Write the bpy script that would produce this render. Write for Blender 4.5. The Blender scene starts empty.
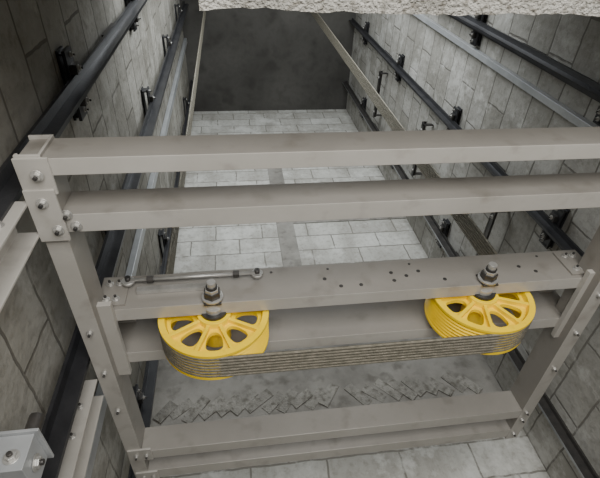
import bpy, bmesh, math, random
from mathutils import Vector, Matrix
random.seed(4)
S=bpy.context.scene
# ------------------------------------------------------------ materials
def nt(name):
    m=bpy.data.materials.new(name); m.use_nodes=True
    t=m.node_tree; b=t.nodes['Principled BSDF']; return m,t,b
def painted(name,c1,c2,rough=.5,metal=0.0,scale=6,bump=.15,spec=.4,dirt=None,dl=.60,ds=5,da=.6,bd=.004):
    m,t,b=nt(name)
    tc=t.nodes.new('ShaderNodeTexCoord')
    n=t.nodes.new('ShaderNodeTexNoise'); n.inputs['Scale'].default_value=scale; n.inputs['Detail'].default_value=8; n.inputs['Roughness'].default_value=.65
    r=t.nodes.new('ShaderNodeValToRGB'); r.color_ramp.elements[0].position=.3; r.color_ramp.elements[1].position=.7
    r.color_ramp.elements[0].color=(*c1,1); r.color_ramp.elements[1].color=(*c2,1)
    t.links.new(tc.outputs['Object'],n.inputs['Vector']); t.links.new(n.outputs['Fac'],r.inputs['Fac'])
    out=r.outputs['Color']
    if dirt:
        n3=t.nodes.new('ShaderNodeTexNoise'); n3.inputs['Scale'].default_value=scale*ds; n3.inputs['Detail'].default_value=10
        r3=t.nodes.new('ShaderNodeValToRGB'); r3.color_ramp.elements[0].position=dl; r3.color_ramp.elements[1].position=dl+.18
        r3.color_ramp.elements[1].color=(da,da,da,1)
        mx=t.nodes.new('ShaderNodeMixRGB'); mx.inputs['Color2'].default_value=(*dirt,1)
        t.links.new(tc.outputs['Object'],n3.inputs['Vector']); t.links.new(n3.outputs['Fac'],r3.inputs['Fac'])
        t.links.new(r3.outputs['Color'],mx.inputs['Fac']); t.links.new(out,mx.inputs['Color1']); out=mx.outputs['Color']
    t.links.new(out,b.inputs['Base Color'])
    n2=t.nodes.new('ShaderNodeTexNoise'); n2.inputs['Scale'].default_value=scale*12; n2.inputs['Detail'].default_value=5
    bp=t.nodes.new('ShaderNodeBump'); bp.inputs['Strength'].default_value=bump; bp.inputs['Distance'].default_value=bd
    t.links.new(tc.outputs['Object'],n2.inputs['Vector']); t.links.new(n2.outputs['Fac'],bp.inputs['Height']); t.links.new(bp.outputs['Normal'],b.inputs['Normal'])
    b.inputs['Roughness'].default_value=rough; b.inputs['Metallic'].default_value=metal
    b.inputs['Specular IOR Level'].default_value=spec
    return m
def blocks(name,axis,c1,c2,mortar,bw=.5,bh=.25,dark=(.1,.09,.08),ms=.007,off=.5,amt=.6,warp=.02,light=None):
    m,t,b=nt(name)
    tc=t.nodes.new('ShaderNodeTexCoord'); sp=t.nodes.new('ShaderNodeSeparateXYZ'); cb=t.nodes.new('ShaderNodeCombineXYZ')
    t.links.new(tc.outputs['Object'],sp.inputs[0])
    t.links.new(sp.outputs['X' if axis=='x' else 'Y'],cb.inputs['X']); t.links.new(sp.outputs['Y' if axis=='f' else 'Z'],cb.inputs['Y'])
    if axis=='f': t.links.new(sp.outputs['X'],cb.inputs['X'])
    nz=t.nodes.new('ShaderNodeTexNoise'); nz.inputs['Scale'].default_value=9
    t.links.new(tc.outputs['Object'],nz.inputs['Vector'])
    va=t.nodes.new('ShaderNodeVectorMath'); va.operation='MULTIPLY_ADD'; va.inputs[1].default_value=(warp,warp,0)
    t.links.new(nz.outputs['Color'],va.inputs[0]); t.links.new(cb.outputs[0],va.inputs[2])
    br=t.nodes.new('ShaderNodeTexBrick'); br.inputs['Scale'].default_value=1
    br.inputs['Brick Width'].default_value=bw; br.inputs['Row Height'].default_value=bh; br.inputs['Mortar Size'].default_value=ms
    br.inputs['Mortar Smooth'].default_value=.4; br.offset=off
    br.inputs['Color1'].default_value=(*c1,1); br.inputs['Color2'].default_value=(*c2,1); br.inputs['Mortar'].default_value=(*mortar,1)
    t.links.new(va.outputs[0],br.inputs['Vector'])
    out=br.outputs['Color']
    lst=[(2.0,2.0,.38,.70,amt,dark),(5,.7,.48,.72,amt*.9,dark),(22,22,.50,.68,.5,dark)]
    if light: lst.append((3.3,3.3,.54,.62,.55,light))
    for (sx,sz,p0,p1,a,dk) in lst:
        mp=t.nodes.new('ShaderNodeMapping'); mp.inputs['Scale'].default_value=(sx,sx,sz); mp.inputs['Location'].default_value=(sx,p0*9,sz*2)
        n=t.nodes.new('ShaderNodeTexNoise'); n.inputs['Scale'].default_value=1; n.inputs['Detail'].default_value=9; n.inputs['Roughness'].default_value=.68
        r=t.nodes.new('ShaderNodeValToRGB'); r.color_ramp.elements[0].position=p0; r.color_ramp.elements[1].position=p1
        r.color_ramp.elements[1].color=(a,a,a,1)
        t.links.new(tc.outputs['Object'],mp.inputs[0]); t.links.new(mp.outputs[0],n.inputs['Vector']); t.links.new(n.outputs['Fac'],r.inputs['Fac'])
        mx=t.nodes.new('ShaderNodeMixRGB'); mx.inputs['Color2'].default_value=(*dk,1)
        t.links.new(r.outputs['Color'],mx.inputs['Fac']); t.links.new(out,mx.inputs['Color1']); out=mx.outputs[0]
    t.links.new(out,b.inputs['Base Color'])
    b.inputs['Roughness'].default_value=.85; b.inputs['Specular IOR Level'].default_value=.2
    bp=t.nodes.new('ShaderNodeBump'); bp.inputs['Strength'].default_value=.5; bp.inputs['Distance'].default_value=.01
    n2=t.nodes.new('ShaderNodeTexNoise'); n2.inputs['Scale'].default_value=30; n2.inputs['Detail'].default_value=6
    t.links.new(tc.outputs['Object'],n2.inputs['Vector'])
    ad=t.nodes.new('ShaderNodeMath'); ad.operation='MULTIPLY_ADD'; ad.inputs[1].default_value=-1.0
    t.links.new(br.outputs['Fac'],ad.inputs[0]); t.links.new(n2.outputs['Fac'],ad.inputs[2])
    t.links.new(ad.outputs[0],bp.inputs['Height']); t.links.new(bp.outputs['Normal'],b.inputs['Normal'])
    return m
M={}
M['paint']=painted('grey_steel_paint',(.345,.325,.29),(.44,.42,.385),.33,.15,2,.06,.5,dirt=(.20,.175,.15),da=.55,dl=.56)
M['paint_shade']=painted('grey_steel_paint_shaded_web',(.205,.19,.168),(.27,.252,.225),.38,.15,2,.06,.5,dirt=(.13,.115,.095),da=.6,dl=.56)  # darker copy of the frame paint; shade on the webs put into the colour
M['black']=painted('black_rail_paint',(.018,.018,.020),(.042,.042,.045),.35,.3,8,.1,.5)
M['rail']=painted('machined_rail_steel',(.25,.26,.27),(.42,.43,.45),.3,.8,8,.05)
M['zinc']=painted('zinc_plated_steel',(.36,.35,.33),(.55,.54,.51),.38,.6,20,.05)
M['galv']=painted('galvanised_trunking',(.34,.35,.355),(.48,.49,.495),.4,.4,5,.05)
M['dsteel']=painted('dark_steel',(.04,.04,.04),(.09,.082,.075),.4,.6,15,.1)
M['yellow']=painted('yellow_sheave_paint',(.86,.57,.0),(.95,.66,.004),.40,0,7,.06,.5,dirt=(.68,.42,.01),da=.5)
M['rope']=painted('steel_wire_rope',(.13,.12,.09),(.27,.245,.195),.45,.5,60,.6)
M['conc']=painted('rough_concrete',(.17,.16,.142),(.33,.315,.285),.9,0,2.5,.9,.2,dirt=(.11,.10,.085),dl=.52)
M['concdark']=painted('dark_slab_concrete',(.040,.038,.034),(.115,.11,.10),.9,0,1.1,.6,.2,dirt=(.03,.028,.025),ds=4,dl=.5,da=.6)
M['conclight']=painted('pale_lintel_plaster',(.27,.258,.228),(.50,.48,.435),.95,0,14,1,.2,dirt=(.14,.125,.10),dl=.5,da=.8,bd=.015)
M['brick']=painted('grey_brick',(.19,.18,.16),(.36,.345,.31),.9,0,6,.8,.2,dirt=(.13,.12,.10),dl=.48,da=.8,bd=.01)
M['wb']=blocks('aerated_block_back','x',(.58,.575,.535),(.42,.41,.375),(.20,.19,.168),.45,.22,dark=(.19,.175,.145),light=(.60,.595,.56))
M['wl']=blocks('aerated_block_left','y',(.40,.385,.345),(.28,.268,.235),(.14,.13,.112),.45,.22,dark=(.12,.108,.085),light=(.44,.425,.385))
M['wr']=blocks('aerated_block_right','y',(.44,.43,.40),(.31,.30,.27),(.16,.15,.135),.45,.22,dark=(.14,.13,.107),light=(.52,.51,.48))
M['floor']=blocks('pit_floor','f',(.2,.19,.17),(.17,.16,.15),(.1,.1,.1),.9,.9)
# ------------------------------------------------------------ mesh builder
class MB:
    def __init__(s): s.bm=bmesh.new(); s.mats=[]
    def mi(s,k):
        if k not in s.mats: s.mats.append(k)
        return s.mats.index(k)
    def _tag(s,faces,k,smooth=False):
        i=s.mi(k)
        for f in faces: f.material_index=i; f.smooth=smooth
    def box(s,a,b,k,rot=None):
        a=Vector(a); b=Vector(b); c=(a+b)/2; d=b-a
        mat=Matrix.Translation(c)@(rot if rot else Matrix())@Matrix.Diagonal((*d,1))
        r=bmesh.ops.create_cube(s.bm,size=1,matrix=mat)
        fs=set(f for v in r['verts'] for f in v.link_faces); s._tag(fs,k)
        return s
    def cyl(s,c,r,h,axis,k,seg=24,r2=None):
        R={'x':Matrix.Rotation(math.pi/2,4,'Y'),'y':Matrix.Rotation(math.pi/2,4,'X'),'z':Matrix()}[axis]
        q=bmesh.ops.create_cone(s.bm,cap_ends=True,segments=seg,radius1=r,radius2=r if r2 is None else r2,depth=h,matrix=Matrix.Translation(c)@R)
        fs=set(f for v in q['verts'] for f in v.link_faces); s._tag(fs,k)
        if seg>8:
            for f in fs:
                if len(f.verts)==4: f.smooth=True
        return s
    def bolt(s,c,axis,r=.009,k='zinc',sgn=1):
        v=Vector({'x':(1,0,0),'y':(0,1,0),'z':(0,0,1)}[axis])*sgn
        c=Vector(c); r=r*.85
        s.cyl(c+v*.0012,r*1.45,.0024,axis,k,20)
        s.cyl(c+v*.006,r,.009,axis,k,6)
        s.cyl(c+v*.013,r*.5,.009,axis,'dsteel',12)
        return s
    def prism(s,pts,axis,lo,hi,k,ks=None):
        def P(p,t):
            return {'x':(t,p[0],p[1]),'y':(p[0],t,p[1]),'z':(p[0],p[1],t)}[axis]
        A=[s.bm.verts.new(P(p,lo)) for p in pts]; B=[s.bm.verts.new(P(p,hi)) for p in pts]
        fs=[s.bm.faces.new(A),s.bm.faces.new(B[::-1])]
        n=len(pts)
        for i in range(n):
            fs.append(s.bm.faces.new((A[i],B[i],B[(i+1)%n],A[(i+1)%n])))
        s._tag(fs,k)
        if ks:
            for i,kk in ks.items(): fs[2+i].material_index=s.mi(kk)
        return s
    def lathe(s,c,prof,k,seg=72):
        rings=[]
        for (r,y) in prof:
            rings.append([s.bm.verts.new((c[0]+r*math.cos(2*math.pi*j/seg),c[1]+y,c[2]+r*math.sin(2*math.pi*j/seg))) for j in range(seg)])
        fs=[]
        n=len(prof)
        for i in range(n):
            a=rings[i]; b=rings[(i+1)%n]
            for j in range(seg):
                fs.append(s.bm.faces.new((a[j],a[(j+1)%seg],b[(j+1)%seg],b[j])))
        s._tag(fs,k,True); return s
    def done(s,name,parent=None,bevel=0):
        bmesh.ops.recalc_face_normals(s.bm,faces=s.bm.faces)
        me=bpy.data.meshes.new(name); s.bm.to_mesh(me); s.bm.free()
        for k in s.mats: me.materials.append(M[k])
        o=bpy.data.objects.new(name,me); S.collection.objects.link(o)
        if parent: o.parent=parent
        if bevel:
            md=o.modifiers.new('bevel','BEVEL'); md.width=bevel; md.segments=2; md.limit_method='ANGLE'; md.angle_limit=.6
        return o
def empty(name,loc=(0,0,0)):
    e=bpy.data.objects.new(name,None); e.empty_display_size=.1; S.collection.objects.link(e); return e

# ------------------------------------------------------------ shaft dimensions (metres, camera eye = z 0)
XL,XR,YB,YF,ZC,ZF=-.62,1.74,2.70,.155,6.7,-1.55
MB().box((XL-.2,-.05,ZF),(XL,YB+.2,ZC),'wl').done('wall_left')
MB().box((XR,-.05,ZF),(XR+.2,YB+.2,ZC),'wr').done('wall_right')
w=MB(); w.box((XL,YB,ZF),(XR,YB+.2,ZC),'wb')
w.box((XL,YB-.012,1.84),(XR,YB+.001,2.95),'conc')
w.box((.37,YB-.010,2.95),(.54,YB+.001,5.6),'conc'); w.box((.54,YB-.008,3.72),(XR,YB+.001,3.86),'conc')
# slanted course of small bricks under the ring beam, bedded in mortar
w.box((XL+.005,YB-.017,1.60),(XR-.005,YB+.001,1.84),'conc')
x=XL+.06
while x<XR-.14:
    sg=1 if x<.62 else -1
    R=Matrix.Rotation(math.radians(sg*(45+random.uniform(-11,11))),4,'Y')
    c=Vector((x+.03,YB-.015+random.uniform(-.004,.001),1.72+random.uniform(-.016,.016)))
    hl=random.uniform(.07,.105)
    w.box(c-Vector((.034,.006,hl)),c+Vector((.034,.006,hl)),'brick',R@Matrix.Rotation(random.uniform(-.03,.03),4,'X'))
    x+=.098+random.uniform(-.010,.014)
    if abs(x-.62)<.05: x+=.1
w.done('wall_back')
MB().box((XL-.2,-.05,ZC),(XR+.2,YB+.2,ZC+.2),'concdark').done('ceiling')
MB().box((XL-.2,-2.4,ZF-.2),(XR+.2,YB+.2,ZF),'floor').done('floor')
f=MB()
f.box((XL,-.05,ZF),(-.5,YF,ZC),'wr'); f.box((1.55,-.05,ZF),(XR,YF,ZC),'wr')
f.box((-.5,-.05,.9),(1.55,YF,3.0),'wr'); f.box((-.5,-.05,5.6),(1.55,YF,ZC),'wr')  # upper gap added so the fill light can reach the back wall
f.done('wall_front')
l=MB(); n=140; x0,x1=-.05,1.73
e=0; top=[]
for i in range(n):
    e=e*.85+random.uniform(-.0024,.0018); top.append((x0+(x1-x0)*i/(n-1),.174+e))
l.prism([(x0,-.12)]+top+[(x1,-.12)],'z',.885,1.05,'conclight'); l.done('door_lintel')

# ------------------------------------------------------------ car frame
CF=empty('elevator_car_frame')
T=.007
def chan_x(y,x0,x1,z0,h,w,sgn=1,k='paint',kw='paint_shade'):
    s=sgn
    pts=[(y,z0),(y+s*w,z0),(y+s*w,z0+.012),(y+s*w-s*T,z0+.012),(y+s*w-s*T,z0+T),(y+s*T,z0+T),(y+s*T,z0+h-T),(y+s*w,z0+h-T),(y+s*w,z0+h),(y,z0+h)]
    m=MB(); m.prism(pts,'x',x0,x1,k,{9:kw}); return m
FX0,FX1=-.495,1.28
m=chan_x(.509,FX0,FX1,1.0,.108,.045); m.done('front_cross_beam',CF,.0015)
m=chan_x(.664,-.44,FX1,1.0,.112,.055); m.done('front_cross_beam_inner',CF,.0015)
m=chan_x(1.825,-.44,FX1-.06,1.0,.105,.06); m.done('rear_cross_beam_inner',CF,.0015)
m=chan_x(1.985,-.44,FX1-.06,1.0,.105,.065); m.done('rear_cross_beam',CF,.0015)
for nm,xa,s in (('side_channel_left',-.44,-1),('side_channel_right',1.220,1)):
    z0,h,wd=1.0,.11,.058
    pts=[(xa,z0),(xa+s*wd,z0),(xa+s*wd,z0+.012),(xa+s*wd-s*T,z0+.012),(xa+s*wd-s*T,z0+T),(xa+s*T,z0+T),(xa+s*T,z0+h-T),(xa+s*wd,z0+h-T),(xa+s*wd,z0+h),(xa,z0+h)]
    m=MB(); m.prism(pts,'y',.50,2.07,'paint',{9:'paint_shade'})
    for y in (1.10,1.30,1.52): m.bolt((xa+s*.03,y,1.0),'z',.009,'zinc',-1)
    m.done(nm,CF,.0015)
m=MB()
m.box((-.50,.505,.992),(-.425,.60,1.0),'paint'); m.box((-.50,.585,.986),(-.43,.735,.994),'paint')
for p in ((-.455,.545),(-.465,.62),(-.45,.70)): m.bolt((p[0],p[1],.986),'z',.012,'zinc',-1)
for p in ((-.425,.665),(-.41,.70)): m.bolt((p[0],p[1],1.0),'z',.012,'zinc',-1)
m.box((-.49,1.80,.992),(-.40,1.88,1.0),'paint'); m.box((-.49,1.985,.992),(-.40,2.05,1.0),'paint')
for p in ((-.46,1.84),(-.42,1.84),(-.46,2.02),(-.42,2.02)): m.bolt((p[0],p[1],.992),'z',.009,'zinc',-1)
for p in ((1.245,1.84),(1.245,2.02),(1.245,1.90)): m.bolt((p[0],p[1],1.0),'z',.010,'zinc',-1)
m.done('corner_gussets',CF,.001)
for nm,yy,zb in (('stile_near',.62,-1.3),('stile_rear',1.33,-1.3)):
    m=MB(); pts=[(-.56,yy),(-.56,yy+.10),(-.50,yy+.10),(-.50,yy+.10-T),(-.56+T,yy+.10-T),(-.56+T,yy+T),(-.50,yy+T),(-.50,yy)]
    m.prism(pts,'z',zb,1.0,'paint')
    for z in (.9,.8,.4): m.bolt((-.53,yy,z),'y',.009,'zinc',-1)
    m.done(nm,CF,.0015)
m=chan_x(1.06,-.46,1.275,1.05,.155,.05,1)
for x in (-.43,-.40,1.20,1.23):
    for z in (1.09,1.16): m.bolt((x,1.052,z),'y',.010,'zinc',-1)
m.box((-.455,1.052,1.065),(-.37,1.06,1.19),'paint_shade'); m.box((1.17,1.052,1.065),(1.265,1.06,1.19),'paint_shade')
for x,z in ((.28,1.13),(.33,1.09),(.40,1.09),(.52,1.14),(.57,1.12),(.62,1.14),(.70,1.09),(1.0,1.13),(1.05,1.10),(.52,1.10)): m.cyl((x,1.0595,z),.007,.003,'y','dsteel',14)
for x in (-.2,.1,.3,.6,1.1): m.cyl((x,1.0595,1.18),.005,.003,'y','dsteel',14)
m.done('sheave_beam_front',CF,.0015)
m=chan_x(1.27,-.46,1.275,1.05,.155,.05,1); m.done('sheave_beam_rear',CF,.0015)
m=MB()
for x in (-.45,1.20):
    m.box((x,1.11,1.19),(x+.06,1.27,1.2),'paint'); m.box((x,1.02,1.03),(x+.05,1.36,1.05),'paint')
m.done('sheave_beam_ties',CF,.001)
m=MB(); m.cyl((-.16,1.035,1.155),.006,.42,'x','zinc',14)
for x in (-.37,.05): m.cyl((x,1.04,1.155),.020,.012,'y','zinc',20); m.cyl((x,1.035,1.155),.009,.03,'y','dsteel',12)
for x in (-.30,-.02): m.cyl((x,1.035,1.155),.013,.02,'x','dsteel',6)
m.box((-.34,1.045,1.112),(-.12,1.059,1.134),'zinc')
m.done('safety_linkage_rod',CF,.0)
# ------------------------------------------------------------ sheaves
R=.180; Y0,Y1=1.122,1.238; NR=7
pitch=.0140; yc=(Y0+Y1)/2; gy=[yc+(i-(NR-1)/2)*pitch for i in range(NR)]
def sheave(cx,cz,rotation):
    root=empty('rope_sheave')
    prof=[(R-.020,Y0),(R,Y0),(R,gy[0]-.006)]
    for i,y in enumerate(gy):
        prof+=[(R-.010,y-.003),(R-.010,y+.003)]
        if i<NR-1: prof.append((R-.001,y+pitch/2))
    prof+=[(R,gy[-1]+.006),(R,Y1),(R-.020,Y1),(R-.026,Y1-.02),(R-.026,Y0+.02)]
    m=MB(); m.lathe((cx,0,cz),prof,'yellow',96)
    o=m.done('grooved_rim',root); o.modifiers.new('e','EDGE_SPLIT').split_angle=.6
    cu=bpy.data.curves.new('web','CURVE'); cu.dimensions='2D'; cu.fill_mode='BOTH'; cu.extrude=.007
    def spl(pts):
        sp=cu.splines.new('POLY'); sp.points.add(len(pts)-1)
        for i,p in enumerate(pts): sp.points[i].co=(p[0],p[1],0,1)
        sp.use_cyclic_u=True
    spl([((R-.023)*math.cos(a*math.pi/36),(R-.023)*math.sin(a*math.pi/36)) for a in range(72)])
    NH=9
    for h in range(NH):
        a=2*math.pi*(h+.5)/NH+rotation
        pts=[]
        for j in range(28):
            t=2*math.pi*j/28; ct,st=math.cos(t),math.sin(t)
            k=.75
            px=.106+.037*math.copysign(abs(ct)**k,ct); py=(.026+.008*ct)*math.copysign(abs(st)**k,st)
            pts.append((px*math.cos(a)-py*math.sin(a),px*math.sin(a)+py*math.cos(a)))
        spl(pts)
    ob=bpy.data.objects.new('tmp',cu); S.collection.objects.link(ob)
    me=bpy.data.meshes.new_from_object(ob); bpy.data.objects.remove(ob)
    me.transform(Matrix.Translation((cx,Y0+.026,cz))@Matrix.Rotation(math.pi/2,4,'X'))
    me.materials.clear(); me.materials.append(M['yellow'])
    o=bpy.data.objects.new('web_disc',me); S.collection.objects.link(o); o.parent=root
    m=MB()
    for h in range(NH):
        a2=2*math.pi*h/NH+rotation
        d=Vector((math.cos(a2),0,math.sin(a2))); Rm=Matrix.Rotation(-a2,4,'Y')
        c=Vector((cx,Y0+.014,cz))+d*.104
        m.box(c-Vector((.056,.012,.006)),c+Vector((.056,.012,.006)),'yellow',Rm)
    m.cyl((cx,Y0+.016,cz),.056,.044,'y','yellow',40); m.cyl((cx,(Y0+Y1)/2+.01,cz),.05,.10,'y','yellow',40)
    m.done('ribs_and_hub',root,.0015)
    m=MB()
    m.cyl((cx,Y0-.008,cz),.044,.02,'y','dsteel',36); m.cyl((cx,Y0-.02,cz),.030,.03,'y','zinc',36)
    m.cyl((cx,1.165,cz),.018,.33,'y','dsteel',28)
    m.cyl((cx,1.048,cz),.034,.008,'y','zinc',32)
    m.cyl((cx,1.033,cz),.028,.024,'y','dsteel',6); m.cyl((cx,1.016,cz),.023,.012,'y','zinc',6); m.cyl((cx,.998,cz),.014,.03,'y','zinc',20)
    m.box((cx-.028,1.053,cz-.03),(cx+.028,1.0595,cz+.03),'dsteel')
    m.done('axle_and_bearing',root,.001)
SX=(-.098,.846); SZ=1.068
sheave(SX[0],SZ,.18); sheave(SX[1],SZ,.30)
cu=bpy.data.curves.new('hoist_ropes','CURVE'); cu.dimensions='3D'; cu.bevel_depth=.0056; cu.bevel_resolution=2
rr=R-.004
for y in gy:
    pts=[(SX[0]-rr,y,ZC-.02),(SX[0]-rr,y,SZ+.3),(SX[0]-rr,y,SZ)]
    for i in range(1,19):
        a=math.pi+math.pi/2*i/18; pts.append((SX[0]+rr*math.cos(a),y,SZ+rr*math.sin(a)))
    for i in range(0,19):
        a=-math.pi/2+math.pi/2*i/18; pts.append((SX[1]+rr*math.cos(a),y,SZ+rr*math.sin(a)))
    pts+=[(SX[1]+rr,y,SZ+.3),(SX[1]+rr,y,ZC-.02)]
    sp=cu.splines.new('POLY'); sp.points.add(len(pts)-1)
    for i,p in enumerate(pts): sp.points[i].co=(*p,1)
cu.materials.append(M['rope'])
o=bpy.data.objects.new('hoist_ropes',cu); S.collection.objects.link(o)
# ------------------------------------------------------------ guide rails
def rail(x,y,s,bz,w=.09,d=.062,kb='black',kf='black'):
    wall=XL+.001 if s>0 else XR-.001
    root=empty('guide_rail')
    pts=[(x,y-w/2),(x+s*.011,y-w/2),(x+s*.014,y-.010),(x+s*d,y-.008),(x+s*d,y+.008),(x+s*.014,y+.010),(x+s*.011,y+w/2),(x,y+w/2)]
    m=MB(); m.prism(pts,'z',ZF+.01,ZC-.01,kb,{3:kf})
    for z in (2.5,5.0): m.box((x-s*.012,y-w/2,z-.12),(x,y+w/2,z+.12),'dsteel')
    m.done('rail_profile',root)
    m=MB()
    for z in bz:
        m.box((min(wall,wall+s*.01),y-.13,z-.035),(max(wall,wall+s*.01),y+.13,z+.035),'black')
        a,b=sorted((wall,x))
        m.box((a,y-.12,z-.035),(b,y-.112,z+.035),'black'); m.box((a,y+.112,z-.035),(b,y+.12,z+.035),'black')
        a,b=sorted((x-s*.012,x))
        m.box((a,y-.13,z-.04),(b,y+.13,z+.04),'black')
        for q in (-1,1):
            a,b=sorted((x,x+s*.022)); m.box((a,y+q*.06-.018,z-.022),(b,y+q*.06+.018,z+.022),'dsteel')
            m.bolt((x+s*.022,y+q*.062,z),'x',.010,'zinc',s)
            m.bolt((x,y+q*.105,z+.015),'x',.009,'zinc',s)
    m.done('brackets',root,.001)
BZ=(-.6,.6,1.82,3.2,4.6,6.0)
rail(-.585,.62,1,BZ,.08,.055); rail(-.57,1.25,1,BZ,.085,.06); rail(-.58,2.25,1,(1.5,2.9,4.3,5.7),.06)
rail(1.70,2.28,-1,(1.5,2.9,4.3,5.7),.06,.06,'dsteel','rail'); rail(1.70,1.42,-1,BZ,.07,.055,'black'); rail(1.70,.70,-1,BZ,.07,.055)
m=MB(); m.box((1.70,.85,ZF+.01),(1.735,.89,ZC-.01),'galv'); m.done('cable_trunking',None,.002)
m=MB(); m.box((XL+.004,1.66,ZF+.01),(XL+.04,1.72,ZC-.01),'galv'); m.done('wiring_duct',None,.002)
m=MB()
for z in (2.25,3.6,5.0):
    m.box((1.64,1.58,z-.02),(1.647,2.12,z+.02),'dsteel'); m.box((1.64,1.58,z+.013),(1.68,2.12,z+.02),'dsteel')
    m.box((1.64,1.60,z-.02),(1.735,1.607,z+.02),'dsteel'); m.box((1.64,2.09,z-.02),(1.735,2.097,z+.02),'dsteel')
    for y in (1.65,1.85,2.05): m.bolt((1.64,y,z),'x',.01,'zinc',-1)
m.done('counterweight_bracket',None)
m=MB(); m.box((-.57,.97,.52),(-.47,1.07,.60),'galv'); m.box((-.60,.96,.60),(-.46,1.08,.607),'galv'); m.box((-.617,.99,.54),(-.57,1.05,.58),'galv')
m.cyl((-.50,1.02,.64),.018,.07,'z','dsteel'); m.bolt((-.47,1.02,.56),'x',.016); m.bolt((-.50,.97,.55),'y',.014,'zinc',-1)
m.done('guide_shoe',None,.004)
# ------------------------------------------------------------ lights
def area(name,loc,target,size,e,col):
    L=bpy.data.lights.new(name,'AREA'); L.shape='RECTANGLE'; L.size=size[0]; L.size_y=size[1]; L.energy=e; L.color=col
    o=bpy.data.objects.new(name,L); o.location=loc
    o.rotation_euler=(Vector(target)-Vector(loc)).to_track_quat('-Z','Y').to_euler(); S.collection.objects.link(o)
area('landing_light',(.4,-1.0,-.2),(.4,1.4,1.2),(2.0,1.4),94,(1,.98,.94))
area('upper_fill_light',(.6,-.35,4.2),(.6,2.7,4.0),(2.0,2.4),125,(.92,.97,1))  # added unseen fill, brightens the upper back wall
W=bpy.data.worlds.new('w'); S.world=W; W.use_nodes=True
W.node_tree.nodes['Background'].inputs[0].default_value=(.8,.85,.9,1); W.node_tree.nodes['Background'].inputs[1].default_value=.7
# ------------------------------------------------------------ camera
Z=Vector((-78,354,-455)).normalized(); Y=Vector((-29,-592,-455)); Y=(Y-Z*Y.dot(Z)).normalized(); X=Y.cross(Z)
cam=bpy.data.cameras.new('camera'); cam.sensor_width=36; cam.lens=455/600*36; cam.clip_start=.02
co=bpy.data.objects.new('camera',cam); co.matrix_world=Matrix((X,Y,Z)).to_4x4(); S.collection.objects.link(co); S.camera=co
